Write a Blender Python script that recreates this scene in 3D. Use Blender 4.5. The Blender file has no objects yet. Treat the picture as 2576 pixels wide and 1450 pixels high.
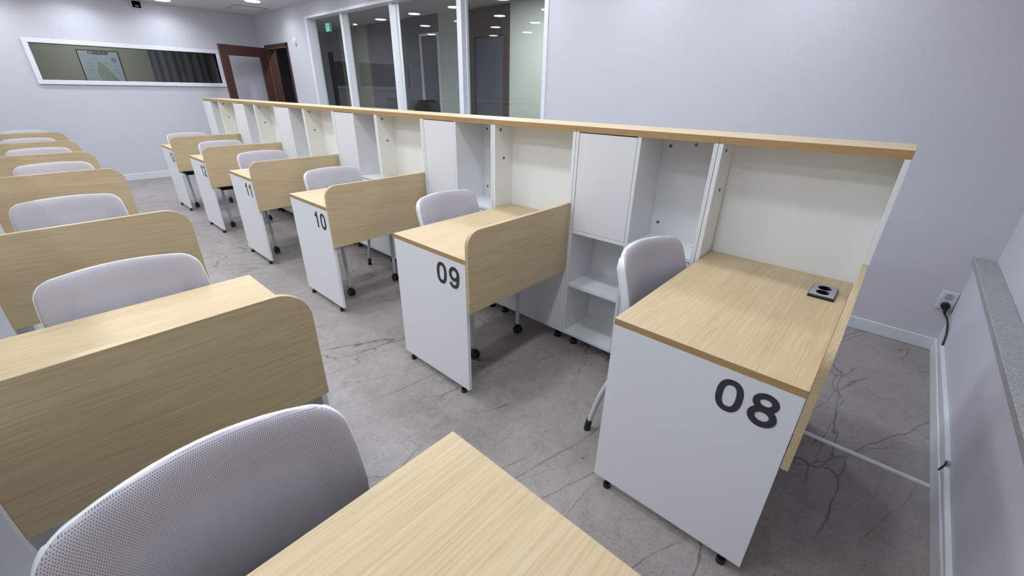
import bpy, bmesh, math, random
from mathutils import Vector, Matrix
random.seed(7)
scene = bpy.context.scene
COL = scene.collection

# ------------------------------------------------------------------ camera
FPX = 1052.857
cam_d = bpy.data.cameras.new('camera')
cam_d.sensor_fit = 'HORIZONTAL'; cam_d.sensor_width = 36.0
cam_d.lens = FPX * 36.0 / 2576.0
cam_d.clip_start = 0.02; cam_d.clip_end = 100
cam = bpy.data.objects.new('camera', cam_d); COL.objects.link(cam)
yaw, pit, rol = 0.8397, -0.4395, 0.0159
F = Vector((math.sin(yaw)*math.cos(pit), math.cos(yaw)*math.cos(pit), math.sin(pit)))
R0 = Vector((math.cos(yaw), -math.sin(yaw), 0)); U0 = R0.cross(F)
Rr = R0*math.cos(rol) + U0*math.sin(rol); Uu = U0*math.cos(rol) - R0*math.sin(rol)
mw = Matrix(((Rr.x, Uu.x, -F.x, -1.8359), (Rr.y, Uu.y, -F.y, -0.0046), (Rr.z, Uu.z, -F.z, 1.3899), (0, 0, 0, 1)))
cam.matrix_world = mw
scene.camera = cam

# ------------------------------------------------------------------ world and exposure
w = bpy.data.worlds.new('world'); scene.world = w; w.use_nodes = True
w.node_tree.nodes['Background'].inputs[0].default_value = (0.6, 0.65, 0.75, 1)
w.node_tree.nodes['Background'].inputs[1].default_value = 0.05
vs = scene.view_settings
vs.view_transform = 'Standard'; vs.look = 'None'; vs.gamma = 1.0; vs.use_curve_mapping = False
vs.exposure = -1.62
cy = scene.cycles
cy.max_bounces = 7; cy.diffuse_bounces = 5; cy.glossy_bounces = 3; cy.transmission_bounces = 4; cy.transparent_max_bounces = 10
cy.use_light_tree = False; cy.caustics_reflective = False; cy.caustics_refractive = False
LAMP_W = 14.0
LAMP_COL = (0.836, 0.911, 1.0)

# ------------------------------------------------------------------ materials
def srgb(r, g, b):
    f = lambda c: (c/255)/12.92 if c/255 <= 0.04045 else (((c/255)+0.055)/1.055)**2.4
    return (f(r), f(g), f(b), 1)
def newmat(name):
    m = bpy.data.materials.new(name); m.use_nodes = True
    nt = m.node_tree; b = nt.nodes['Principled BSDF']
    return m, nt, b
def node(nt, t, **kw):
    n = nt.nodes.new(t)
    for k, v in kw.items():
        if k in n.inputs: n.inputs[k].default_value = v
        else: setattr(n, k, v)
    return n
def plain(name, col, rough=0.5, metal=0.0, spec=0.5, var=0.03, vscale=40.0, bump=0.0):
    m, nt, b = newmat(name)
    tc = node(nt, 'ShaderNodeTexCoord')
    nz = node(nt, 'ShaderNodeTexNoise', Scale=vscale, Detail=4.0)
    nt.links.new(tc.outputs['Object'], nz.inputs['Vector'])
    mp = node(nt, 'ShaderNodeMapRange'); mp.inputs['From Min'].default_value = 0.3; mp.inputs['From Max'].default_value = 0.7
    mp.inputs['To Min'].default_value = 1-var; mp.inputs['To Max'].default_value = 1+var
    nt.links.new(nz.outputs['Fac'], mp.inputs['Value'])
    mx = node(nt, 'ShaderNodeMix', data_type='RGBA', blend_type='MULTIPLY'); mx.inputs[0].default_value = 1
    mx.inputs[6].default_value = col
    nt.links.new(mp.outputs[0], mx.inputs[7]); nt.links.new(mx.outputs[2], b.inputs['Base Color'])
    b.inputs['Roughness'].default_value = rough; b.inputs['Metallic'].default_value = metal
    b.inputs['Specular IOR Level'].default_value = spec
    if bump > 0:
        bp = node(nt, 'ShaderNodeBump', Strength=bump, Distance=0.002)
        nt.links.new(nz.outputs['Fac'], bp.inputs['Height']); nt.links.new(bp.outputs['Normal'], b.inputs['Normal'])
    return m
def emit(name, col, s):
    m, nt, b = newmat(name)
    b.inputs['Base Color'].default_value = col
    b.inputs['Emission Color'].default_value = col; b.inputs['Emission Strength'].default_value = s
    return m
def wallpaper(name, col, amp=0.05):
    m, nt, b = newmat(name)
    tc = node(nt, 'ShaderNodeTexCoord')
    n1 = node(nt, 'ShaderNodeTexNoise', Scale=95.0, Detail=5.0, Roughness=0.7)
    n2 = node(nt, 'ShaderNodeTexNoise', Scale=320.0, Detail=2.0)
    n3 = node(nt, 'ShaderNodeTexNoise', Scale=2.0, Detail=2.0)
    for n in (n1, n2, n3): nt.links.new(tc.outputs['Object'], n.inputs['Vector'])
    a = node(nt, 'ShaderNodeMath', operation='ADD'); nt.links.new(n1.outputs['Fac'], a.inputs[0]); nt.links.new(n2.outputs['Fac'], a.inputs[1])
    a2 = node(nt, 'ShaderNodeMath', operation='MULTIPLY_ADD'); nt.links.new(n3.outputs['Fac'], a2.inputs[0]); a2.inputs[1].default_value = 0.3
    nt.links.new(a.outputs[0], a2.inputs[2])
    mp = node(nt, 'ShaderNodeMapRange'); mp.inputs['From Min'].default_value = 0.8; mp.inputs['From Max'].default_value = 1.5
    mp.inputs['To Min'].default_value = 1-amp; mp.inputs['To Max'].default_value = 1+amp
    nt.links.new(a2.outputs[0], mp.inputs['Value'])
    mx = node(nt, 'ShaderNodeMix', data_type='RGBA', blend_type='MULTIPLY'); mx.inputs[0].default_value = 1
    mx.inputs[6].default_value = col
    nt.links.new(mp.outputs[0], mx.inputs[7]); nt.links.new(mx.outputs[2], b.inputs['Base Color'])
    b.inputs['Roughness'].default_value = 0.75
    bp = node(nt, 'ShaderNodeBump', Strength=0.25, Distance=0.001)
    nt.links.new(a.outputs[0], bp.inputs['Height']); nt.links.new(bp.outputs['Normal'], b.inputs['Normal'])
    return m
def wood(name, dark, light, along='X', rough=0.42, seedv=0.0):
    m, nt, b = newmat(name)
    tc = node(nt, 'ShaderNodeTexCoord'); oi = node(nt, 'ShaderNodeObjectInfo')
    mul = node(nt, 'ShaderNodeMath', operation='MULTIPLY'); mul.inputs[1].default_value = 13.7
    nt.links.new(oi.outputs['Random'], mul.inputs[0])
    ad = node(nt, 'ShaderNodeVectorMath', operation='ADD')
    nt.links.new(tc.outputs['Object'], ad.inputs[0]); nt.links.new(mul.outputs[0], ad.inputs[1])
    def mapped(lo, hi):
        mpn = node(nt, 'ShaderNodeMapping')
        mpn.inputs['Scale'].default_value = (lo, hi, hi) if along == 'X' else ((hi, lo, hi) if along == 'Y' else (hi, hi, lo))
        nt.links.new(ad.outputs[0], mpn.inputs['Vector']); return mpn.outputs[0]
    wv = node(nt, 'ShaderNodeTexWave', wave_type='BANDS', bands_direction='DIAGONAL', wave_profile='SIN')
    wv.inputs['Scale'].default_value = 9.0; wv.inputs['Distortion'].default_value = 14.0
    wv.inputs['Detail'].default_value = 3.0; wv.inputs['Detail Scale'].default_value = 0.9; wv.inputs['Detail Roughness'].default_value = 0.55
    nt.links.new(mapped(0.22, 2.6), wv.inputs['Vector'])
    n1 = node(nt, 'ShaderNodeTexNoise', Scale=1.0, Detail=5.0, Roughness=0.65); nt.links.new(mapped(4.0, 260.0), n1.inputs['Vector'])
    n2 = node(nt, 'ShaderNodeTexNoise', Scale=1.0, Detail=3.0); nt.links.new(mapped(0.9, 11.0), n2.inputs['Vector'])
    a = node(nt, 'ShaderNodeMath', operation='MULTIPLY_ADD'); a.inputs[1].default_value = 0.08
    nt.links.new(wv.outputs['Fac'], a.inputs[0])
    a1 = node(nt, 'ShaderNodeMath', operation='MULTIPLY_ADD'); a1.inputs[1].default_value = 0.85
    nt.links.new(n1.outputs['Fac'], a1.inputs[0])
    a2 = node(nt, 'ShaderNodeMath', operation='MULTIPLY'); a2.inputs[1].default_value = 0.30
    nt.links.new(n2.outputs['Fac'], a2.inputs[0])
    nt.links.new(a2.outputs[0], a1.inputs[2]); nt.links.new(a1.outputs[0], a.inputs[2])
    rp = node(nt, 'ShaderNodeValToRGB'); nt.links.new(a.outputs[0], rp.inputs[0])
    rp.color_ramp.elements[0].position = 0.42; rp.color_ramp.elements[0].color = dark
    rp.color_ramp.elements[1].position = 0.95; rp.color_ramp.elements[1].color = light
    nt.links.new(rp.outputs[0], b.inputs['Base Color'])
    b.inputs['Roughness'].default_value = rough; b.inputs['Specular IOR Level'].default_value = 0.38
    bp = node(nt, 'ShaderNodeBump', Strength=0.12, Distance=0.0008)
    nt.links.new(n1.outputs['Fac'], bp.inputs['Height']); nt.links.new(bp.outputs['Normal'], b.inputs['Normal'])
    return m
def floor_mat():
    m, nt, b = newmat('floor_vinyl')
    tc = node(nt, 'ShaderNodeTexCoord')
    nl = node(nt, 'ShaderNodeTexNoise', Scale=1.3, Detail=3.0)
    nm = node(nt, 'ShaderNodeTexNoise', Scale=9.0, Detail=6.0, Roughness=0.7, Distortion=1.2)
    nf = node(nt, 'ShaderNodeTexNoise', Scale=110.0, Detail=3.0, Roughness=0.7, Distortion=2.5)
    for n in (nl, nm, nf): nt.links.new(tc.outputs['Object'], n.inputs['Vector'])
    s1 = node(nt, 'ShaderNodeMath', operation='MULTIPLY_ADD'); s1.inputs[1].default_value = 0.45
    nt.links.new(nm.outputs['Fac'], s1.inputs[0])
    s2 = node(nt, 'ShaderNodeMath', operation='MULTIPLY_ADD'); s2.inputs[1].default_value = 1.0
    nt.links.new(nf.outputs['Fac'], s2.inputs[0])
    s3 = node(nt, 'ShaderNodeMath', operation='MULTIPLY'); s3.inputs[1].default_value = 0.35; nt.links.new(nl.outputs['Fac'], s3.inputs[0])
    nt.links.new(s3.outputs[0], s2.inputs[2]); nt.links.new(s2.outputs[0], s1.inputs[2])
    rp = node(nt, 'ShaderNodeValToRGB'); nt.links.new(s1.outputs[0], rp.inputs[0])
    rp.color_ramp.elements[0].position = 0.66; rp.color_ramp.elements[0].color = srgb(113, 106, 104)
    rp.color_ramp.elements[1].position = 1.0; rp.color_ramp.interpolation = 'LINEAR'; rp.color_ramp.elements[1].color = srgb(157, 150, 147)
    # broken dark veins
    def veins(scale, thick, warp, wscale, mscale, mlo, mhi, rot):
        mp0 = node(nt, 'ShaderNodeMapping'); mp0.inputs['Rotation'].default_value = (0, 0, rot); mpn = node(nt, 'ShaderNodeMapping'); mpn.inputs['Scale'].default_value = (0.42, 1.5, 1)
        nt.links.new(tc.outputs['Object'], mp0.inputs['Vector']); nt.links.new(mp0.outputs[0], mpn.inputs['Vector'])
        wn = node(nt, 'ShaderNodeTexNoise', Scale=wscale, Detail=7.0, Roughness=0.50); nt.links.new(mpn.outputs[0], wn.inputs['Vector'])
        sc = node(nt, 'ShaderNodeVectorMath', operation='SCALE'); sc.inputs[3].default_value = warp
        nt.links.new(wn.outputs['Color'], sc.inputs[0])
        ad = node(nt, 'ShaderNodeVectorMath', operation='ADD'); nt.links.new(mpn.outputs[0], ad.inputs[0]); nt.links.new(sc.outputs[0], ad.inputs[1])
        vo = node(nt, 'ShaderNodeTexVoronoi', feature='DISTANCE_TO_EDGE', Scale=scale); nt.links.new(ad.outputs[0], vo.inputs['Vector'])
        mr = node(nt, 'ShaderNodeMapRange'); mr.inputs['From Min'].default_value = 0.0; mr.inputs['From Max'].default_value = thick
        mr.inputs['To Min'].default_value = 1; mr.inputs['To Max'].default_value = 0
        nt.links.new(vo.outputs['Distance'], mr.inputs['Value'])
        mk = node(nt, 'ShaderNodeTexNoise', Scale=mscale, Detail=2.0); nt.links.new(tc.outputs['Object'], mk.inputs['Vector'])
        mm = node(nt, 'ShaderNodeMapRange'); mm.inputs['From Min'].default_value = mlo; mm.inputs['From Max'].default_value = mhi
        nt.links.new(mk.outputs['Fac'], mm.inputs['Value'])
        mu = node(nt, 'ShaderNodeMath', operation='MULTIPLY'); nt.links.new(mr.outputs[0], mu.inputs[0]); nt.links.new(mm.outputs[0], mu.inputs[1])
        return mu.outputs[0]
    v1 = veins(1.7, 0.0085, 0.26, 3.0, 1.4, 0.41, 0.50, 0.20)
    v2 = veins(2.8, 0.0085, 0.18, 4.2, 2.0, 0.45, 0.54, 0.34)
    mxx = node(nt, 'ShaderNodeMath', operation='MAXIMUM'); nt.links.new(v1, mxx.inputs[0]); nt.links.new(v2, mxx.inputs[1])
    sc = node(nt, 'ShaderNodeMath', operation='MULTIPLY'); sc.inputs[1].default_value = 0.72; nt.links.new(mxx.outputs[0], sc.inputs[0])
    mx = node(nt, 'ShaderNodeMix', data_type='RGBA'); nt.links.new(sc.outputs[0], mx.inputs[0])
    nt.links.new(rp.outputs[0], mx.inputs[6]); mx.inputs[7].default_value = srgb(62, 55, 56)
    nt.links.new(mx.outputs[2], b.inputs['Base Color'])
    b.inputs['Roughness'].default_value = 0.42; b.inputs['Specular IOR Level'].default_value = 0.35
    bp = node(nt, 'ShaderNodeBump', Strength=0.15, Distance=0.001)
    nt.links.new(nf.outputs['Fac'], bp.inputs['Height']); nt.links.new(bp.outputs['Normal'], b.inputs['Normal'])
    return m
def glass_mat(name, tint, refl=1.0):
    m, nt, b = newmat(name)
    nt.nodes.remove(b)
    out = nt.nodes['Material Output']
    tr = node(nt, 'ShaderNodeBsdfTransparent'); tr.inputs[0].default_value = tint
    gl = node(nt, 'ShaderNodeBsdfGlossy'); gl.inputs['Roughness'].default_value = 0.0; gl.inputs[0].default_value = (1, 1, 1, 1)
    fr = node(nt, 'ShaderNodeFresnel'); fr.inputs['IOR'].default_value = 1.5
    ge = node(nt, 'ShaderNodeNewGeometry'); inv = node(nt, 'ShaderNodeMath', operation='SUBTRACT'); inv.inputs[0].default_value = refl; nt.links.new(ge.outputs['Backfacing'], inv.inputs[1])
    mu = node(nt, 'ShaderNodeMath', operation='MULTIPLY', use_clamp=True); nt.links.new(inv.outputs[0], mu.inputs[1]); nt.links.new(fr.outputs[0], mu.inputs[0])
    mx = node(nt, 'ShaderNodeMixShader'); nt.links.new(mu.outputs[0], mx.inputs[0])
    nt.links.new(tr.outputs[0], mx.inputs[1]); nt.links.new(gl.outputs[0], mx.inputs[2]); nt.links.new(mx.outputs[0], out.inputs[0])
    return m
def mesh_fabric():
    m, nt, b = newmat('chair_mesh')
    uv = node(nt, 'ShaderNodeUVMap'); uv.uv_map = 'UVMap'
    sep = node(nt, 'ShaderNodeSeparateXYZ'); nt.links.new(uv.outputs[0], sep.inputs[0])
    def m2(op, a, bb=None, c=None):
        n = node(nt, 'ShaderNodeMath', operation=op)
        for i, x in enumerate((a, bb, c)):
            if x is None: continue
            if isinstance(x, (int, float)): n.inputs[i].default_value = x
            else: nt.links.new(x, n.inputs[i])
        return n.outputs[0]
    P = 0.0034
    u = m2('DIVIDE', sep.outputs[0], P); v = m2('DIVIDE', sep.outputs[1], P*0.95)
    row = m2('MULTIPLY', m2('MODULO', m2('FLOOR', v), 2.0), 0.5)
    fu = m2('SUBTRACT', m2('FRACT', m2('ADD', u, row)), 0.5); fv = m2('SUBTRACT', m2('FRACT', v), 0.5)
    d = m2('SQRT', m2('ADD', m2('MULTIPLY', fu, fu), m2('MULTIPLY', fv, fv)))
    mr = node(nt, 'ShaderNodeMapRange'); mr.inputs['From Min'].default_value = 0.20; mr.inputs['From Max'].default_value = 0.36
    mr.inputs['To Min'].default_value = 1; mr.inputs['To Max'].default_value = 0
    nt.links.new(d, mr.inputs['Value'])
    # where the lumbar pad lies behind the mesh its holes show pale
    ax = m2('ABSOLUTE', sep.outputs[0])
    p1 = node(nt, 'ShaderNodeMapRange'); p1.inputs['From Min'].default_value = 0.125; p1.inputs['From Max'].default_value = 0.15; p1.inputs['To Min'].default_value = 1; p1.inputs['To Max'].default_value = 0
    nt.links.new(ax, p1.inputs['Value'])
    p2 = node(nt, 'ShaderNodeMapRange'); p2.inputs['From Min'].default_value = 0.755; p2.inputs['From Max'].default_value = 0.785; p2.inputs['To Min'].default_value = 1; p2.inputs['To Max'].default_value = 0
    nt.links.new(sep.outputs[1], p2.inputs['Value'])
    pad = m2('MULTIPLY', p1.outputs[0], p2.outputs[0])
    amp = m2('MULTIPLY_ADD', pad, -0.38, 0.72)
    fac = m2('MULTIPLY', mr.outputs[0], amp)
    mx = node(nt, 'ShaderNodeMix', data_type='RGBA'); nt.links.new(fac, mx.inputs[0])
    mx.inputs[6].default_value = srgb(188, 184, 193); mx.inputs[7].default_value = srgb(82, 78, 86)
    nt.links.new(mx.outputs[2], b.inputs['Base Color'])
    b.inputs['Roughness'].default_value = 0.85; b.inputs['Specular IOR Level'].default_value = 0.15
    b.inputs['Sheen Weight'].default_value = 0.15
    bp = node(nt, 'ShaderNodeBump', Strength=0.5, Distance=0.001); bp.invert = True
    nt.links.new(mr.outputs[0], bp.inputs['Height']); nt.links.new(bp.outputs['Normal'], b.inputs['Normal'])
    return m

M = {}
M['wall'] = wallpaper('wallpaper', srgb(202, 201, 209), 0.07)
M['ceil'] = wallpaper('ceiling_paper', srgb(226, 225, 226), 0.04)
M['floor'] = floor_mat()
M['wood'] = wood('oak_laminate', srgb(180, 156, 119), srgb(213, 195, 161), 'X')
M['woody'] = wood('oak_laminate_top', srgb(184, 160, 123), srgb(215, 197, 163), 'Y')
M['woodedge_shaded'] = wood('oak_edge_shaded', srgb(165, 132, 90), srgb(186, 155, 110), 'Y', 0.5)  # edge banding; shade on the worktop front edge is also put into this tone
M['white'] = plain('white_laminate', srgb(230, 231, 233), 0.45, var=0.015, vscale=120)
M['ivory'] = plain('ivory_laminate', srgb(234, 237, 238), 0.5, var=0.015, vscale=120)
M['ink'] = plain('charcoal_vinyl', srgb(50, 49, 56), 0.55, var=0.04)
M['blackp'] = plain('black_plastic', srgb(24, 24, 27), 0.4, var=0.1)
M['shell'] = plain('white_plastic', srgb(228, 231, 235), 0.35, var=0.01)
M['tube'] = plain('grey_painted_steel', srgb(205, 208, 212), 0.38, var=0.02)
M['mesh'] = mesh_fabric()
M['seat'] = plain('charcoal_seat_fabric', srgb(58, 56, 64), 0.9, var=0.15, vscale=300, bump=0.3)
M['frame'] = plain('white_window_frame', srgb(228, 229, 236), 0.4, var=0.01)
M['base'] = plain('baseboard_vinyl', srgb(216, 218, 222), 0.45, var=0.02)
M['stone'] = plain('grey_granite', srgb(158, 158, 158), 0.45, var=0.28, vscale=140, bump=0.1)
M['alu'] = plain('aluminium_strip', srgb(232, 233, 238), 0.3, metal=0.55, var=0.02)
M['duct'] = plain('white_cable_duct', srgb(222, 226, 230), 0.4, var=0.01)
M['brown'] = plain('dark_brown_door', srgb(72, 42, 36), 0.45, var=0.12, vscale=14)
M['brown2'] = plain('brown_surround', srgb(78, 66, 64), 0.5, var=0.06)
M['glass'] = glass_mat('window_glass', (0.87, 0.90, 0.885, 1), 1.0)
M['doorglass'] = glass_mat('door_glass', (0.96, 0.965, 0.97, 1), 0.7)
M['lamp'] = emit('lamp_diffuser', (0.86, 0.93, 1, 1), 65.0)
M['trim'] = plain('lamp_trim', srgb(236, 236, 238), 0.4, var=0.01)
M['bolt'] = plain('bolt_rim', srgb(150, 150, 152), 0.35, metal=0.6)
M['hole'] = plain('hole_black', srgb(12, 12, 14), 0.95, spec=0.0)
M['sockgrey'] = plain('socket_grey', srgb(150, 153, 160), 0.4, var=0.02)
M['sockwhite'] = plain('socket_white', srgb(214, 217, 222), 0.4, var=0.01)
M['recess'] = plain('socket_recess', srgb(176, 178, 184), 0.5, var=0.01)
M['brass'] = plain('brass', srgb(190, 170, 110), 0.35, metal=0.8)
M['slate'] = plain('slate_door', srgb(92, 92, 106), 0.5, var=0.05)
M['pale'] = wallpaper('pale_corridor_wall', srgb(204, 206, 202), 0.03)
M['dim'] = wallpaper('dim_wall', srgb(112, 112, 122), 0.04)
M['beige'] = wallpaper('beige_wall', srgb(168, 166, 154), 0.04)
M['greywall'] = wallpaper('far_room_wall', srgb(170, 170, 158), 0.04)
M['curtain'] = plain('grey_curtain', srgb(104, 106, 112), 0.8, var=0.10, vscale=9)
M['paper'] = plain('poster_paper', srgb(190, 198, 206), 0.6, var=0.03)
M['mapgreen'] = plain('poster_green', srgb(160, 172, 160), 0.6, var=0.12, vscale=20)
M['mapblue'] = plain('poster_blue', srgb(140, 162, 190), 0.6, var=0.08, vscale=20)
M['banner'] = plain('poster_banner', srgb(96, 74, 92), 0.6, var=0.03)
M['darkframe'] = plain('poster_frame', srgb(60, 62, 66), 0.5)
M['exitg'] = emit('exit_green', (0.02, 0.42, 0.25, 1), 1.2)
M['exitw'] = emit('exit_white', (0.8, 1.0, 0.95, 1), 1.6)
M['blue'] = plain('blue_scrap', srgb(40, 70, 130), 0.5)

# ------------------------------------------------------------------ mesh helpers
class MB:
    def __init__(s): s.bm = bmesh.new()
    def box(s, x0, x1, y0, y1, z0, z1, bev=0.0, mi=0):
        x0, x1 = min(x0, x1), max(x0, x1); y0, y1 = min(y0, y1), max(y0, y1); z0, z1 = min(z0, z1), max(z0, z1)
        v = [s.bm.verts.new(p) for p in ((x0,y0,z0),(x1,y0,z0),(x1,y1,z0),(x0,y1,z0),(x0,y0,z1),(x1,y0,z1),(x1,y1,z1),(x0,y1,z1))]
        fs = [s.bm.faces.new([v[i] for i in q]) for q in ((3,2,1,0),(4,5,6,7),(0,1,5,4),(1,2,6,5),(2,3,7,6),(3,0,4,7))]
        for f in fs: f.material_index = mi
        if bev > 0:
            es = list({e for f in fs for e in f.edges})
            r = bmesh.ops.bevel(s.bm, geom=es, offset=bev, segments=1, affect='EDGES', profile=0.5)
            for f in r['faces']: f.material_index = mi
        return s
    def prism(s, pts, axis, a, b, mi=0):
        # pts 2D polygon in the plane normal to axis
        def P(u, v, t):
            return {'x': (t, u, v), 'y': (u, t, v), 'z': (u, v, t)}[axis]
        A = [s.bm.verts.new(P(u, v, a)) for u, v in pts]; B = [s.bm.verts.new(P(u, v, b)) for u, v in pts]
        n = len(pts)
        fs = [s.bm.faces.new(A), s.bm.faces.new(list(reversed(B)))]
        for i in range(n):
            j = (i+1) % n; fs.append(s.bm.faces.new((A[j], A[i], B[i], B[j])))
        for f in fs: f.material_index = mi
        return s
    def cyl(s, c, r, h, axis='z', n=20, r2=None, mi=0):
        r2 = r if r2 is None else r2
        A = []; B = []
        for i in range(n):
            t = 2*math.pi*i/n; ca, sa = math.cos(t), math.sin(t)
            def P(q, d):
                if axis == 'z': return (c[0]+q*ca, c[1]+q*sa, c[2]+d)
                if axis == 'x': return (c[0]+d, c[1]+q*ca, c[2]+q*sa)
                return (c[0]+q*sa, c[1]+d, c[2]+q*ca)
            A.append(s.bm.verts.new(P(r, 0))); B.append(s.bm.verts.new(P(r2, h)))
        fs = [s.bm.faces.new(list(reversed(A))), s.bm.faces.new(B)]
        for i in range(n):
            j = (i+1) % n; f = s.bm.faces.new((A[i], A[j], B[j], B[i])); f.smooth = True; fs.append(f)
        for f in fs: f.material_index = mi
        return s
    def tube(s, pts, r, n=10, mi=0, caps=True):
        pts = [Vector(p) for p in pts]; rs = r if isinstance(r, (list, tuple)) else [r]*len(pts)
        rings = []; prev = None
        for i, p in enumerate(pts):
            d = (pts[min(i+1, len(pts)-1)] - pts[max(i-1, 0)]).normalized()
            if prev is None:
                a = Vector((0, 0, 1)) if abs(d.z) < 0.9 else Vector((1, 0, 0))
                u = d.cross(a).normalized()
            else:
                u = (prev - d*prev.dot(d)).normalized()
            prev = u; v = d.cross(u)
            rings.append([s.bm.verts.new(p + (u*math.cos(2*math.pi*k/n) + v*math.sin(2*math.pi*k/n))*rs[i]) for k in range(n)])
        for a, b in zip(rings, rings[1:]):
            for k in range(n):
                f = s.bm.faces.new((a[k], a[(k+1) % n], b[(k+1) % n], b[k])); f.smooth = True; f.material_index = mi
        if caps:
            s.bm.faces.new(list(reversed(rings[0]))).material_index = mi; s.bm.faces.new(rings[-1]).material_index = mi
        return s
    def mesh(s, name, mats):
        bmesh.ops.recalc_face_normals(s.bm, faces=s.bm.faces[:])
        me = bpy.data.meshes.new(name); s.bm.to_mesh(me); s.bm.free()
        for m in (mats if isinstance(mats, (list, tuple)) else [mats]): me.materials.append(m)
        return me
    def band(s, ax):
        for f in s.bm.faces:
            f.normal_update()
            if abs(f.normal[ax]) > 0.9: f.material_index = 1
        return s
    def build(s, name, mats, parent=None):
        return link(name, s.mesh(name, mats), parent)
def link(name, me, parent=None, loc=None):
    o = bpy.data.objects.new(name, me); COL.objects.link(o)
    if parent is not None: o.parent = parent
    if loc is not None: o.location = loc
    return o
def tag(o, label, cat, group=None):
    o['label'] = label; o['category'] = cat
    if group: o['group'] = group
    return o
def thing(name, label, cat, loc=(0, 0, 0), rz=0, group=None):
    o = bpy.data.objects.new(name, None); o.empty_display_size = 0.1; COL.objects.link(o)
    o.location = loc; o.rotation_euler = (0, 0, rz)
    return tag(o, label, cat, group)
def struct(o, label=None):
    o['kind'] = 'structure'
    if label: o['label'] = label
    return o
def dup(root, loc, rz, label, group=None):
    r = root.copy(); COL.objects.link(r); r.location = loc; r.rotation_euler = (0, 0, rz); r['label'] = label
    if group: r['group'] = group
    for ch in list(root.children):
        c = ch.copy(); COL.objects.link(c); c.parent = r
        for g in list(ch.children):
            d = g.copy(); COL.objects.link(d); d.parent = c
    return r
def smooth_path(pts, n=6):
    # Catmull-Rom
    P = [Vector(p) for p in pts]; P = [P[0]*2-P[1]] + P + [P[-1]*2-P[-2]]
    out = []
    for i in range(1, len(P)-2):
        for k in range(n):
            t = k/n
            out.append(0.5*((2*P[i]) + (P[i+1]-P[i-1])*t + (2*P[i-1]-5*P[i]+4*P[i+1]-P[i+2])*t*t + (3*P[i]-P[i-1]-3*P[i+1]+P[i+2])*t**3))
    out.append(P[-2]); return out

# ------------------------------------------------------------------ key dimensions
H = 0.735; TW = 0.0235; W = 0.536; D = 0.7348; P = 1.2546
T = 1.2427; ST = 0.028; CW0 = 0.5575; ZC = 0.069; DEP = 0.262
ZSB = 0.4775; ZST = 0.861; TS = 0.0185
WX = 1.485; WY = -0.467; FY = 9.10; HC = 2.522; LX = -4.3
RY = -0.535   # wall plane above the stone sill

# ------------------------------------------------------------------ room shell
struct(MB().box(LX-0.1, 4.4, -0.7, 12.2, -0.05, 0.0).build('floor', M['floor']))
struct(MB().box(LX-0.1, 4.4, -0.7, 12.2, HC, HC+0.05).build('ceiling', M['ceil']))
# back wall with window and doorway openings
WY0, WY1, WZ0, WZ1 = 2.60, 7.17, 0.92, 2.345
DY0, DY1, DZ = 7.93, 8.87, 2.05
mb = MB(); x0, x1 = WX, WX+0.14
mb.box(x0, x1, RY-0.1, WY0, 0, HC); mb.box(x0, x1, WY0, WY1, 0, WZ0); mb.box(x0, x1, WY0, WY1, WZ1, HC)
mb.box(x0, x1, WY1, DY0, 0, HC); mb.box(x0, x1, DY0, DY1, DZ, HC); mb.box(x0, x1, DY1, FY+0.12, 0, HC)
struct(mb.build('wall_back', M['wall']))
# far wall with the long strip window
FX0, FX1, FZ0, FZ1 = -1.42, 0.755, 1.442, 1.890
mb = MB(); y0, y1 = FY, FY+0.12
mb.box(LX, FX0, y0, y1, 0, HC); mb.box(FX1, WX, y0, y1, 0, HC); mb.box(FX0, FX1, y0, y1, 0, FZ0); mb.box(FX0, FX1, y0, y1, FZ1, HC)
struct(mb.build('wall_far', M['wall']))
struct(MB().box(LX-0.1, LX, RY-0.1, FY+0.12, 0, HC).build('wall_left', M['ceil']))
# near wall: knee wall, recessed wall above the sill
struct(MB().box(LX, WX, WY-0.17, WY, 0, 0.567).build('wall_near_lower', M['wall']))
struct(MB().box(LX, WX, RY-0.1, RY, 0.567, HC).build('wall_near_upper', M['wall']))
sill = MB().box(LX, WX, RY, WY+0.022, 0.567, 0.598, 0.003).build('trim_1', M['stone']); struct(sill, 'grey granite sill running along the low wall')
# baseboards
struct(MB().box(WX-0.009, WX, WY, DY0-0.06, 0, 0.080, 0.003).build('baseboard_back', M['base']))
struct(MB().box(LX, WX-0.009, WY, WY+0.009, 0, 0.080, 0.003).build('baseboard_near', M['base']))
struct(MB().box(LX, WX-0.009, FY-0.010, FY, 0, 0.105, 0.003).build('baseboard_far', M['base']))

# ---- big interior window (four panes) in the back wall
win = bpy.data.objects.new('window_1', None); COL.objects.link(win); struct(win, 'white framed four-pane interior window behind the cabinets')
fx0, fx1 = WX-0.012, WX+0.139
MB().box(fx0, fx1, WY0, WY0+0.045, WZ0, WZ1, 0.003).build('window_frame', M['frame'], win)
MB().box(fx0, fx1, WY1-0.06, WY1, WZ0, WZ1, 0.003).build('window_frame', M['frame'], win)
MB().box(fx0, fx1, WY0+0.045, WY1-0.06, WZ1-0.035, WZ1, 0.003).build('window_frame', M['frame'], win)
MB().box(fx0, fx1, WY0+0.045, WY1-0.06, WZ0, WZ0+0.05, 0.003).build('window_frame', M['frame'], win)
mull = [(3.765, 3.835), (4.975, 5.037), (6.155, 6.220)]
for a, b in mull:
    m_ = MB().box(WX+0.040, WX+0.135, a, b, WZ0+0.05, WZ1-0.035, 0.003).build('mullion', M['frame'], win)
    MB().box(WX+0.100, WX+0.134, a-0.012, a-0.001, WZ0+0.05, WZ1-0.035, 0.002).build('glazing_bead', M['frame'], m_)
edges = [WY0+0.045] + [v for ab in mull for v in ab] + [WY1-0.06]
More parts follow.
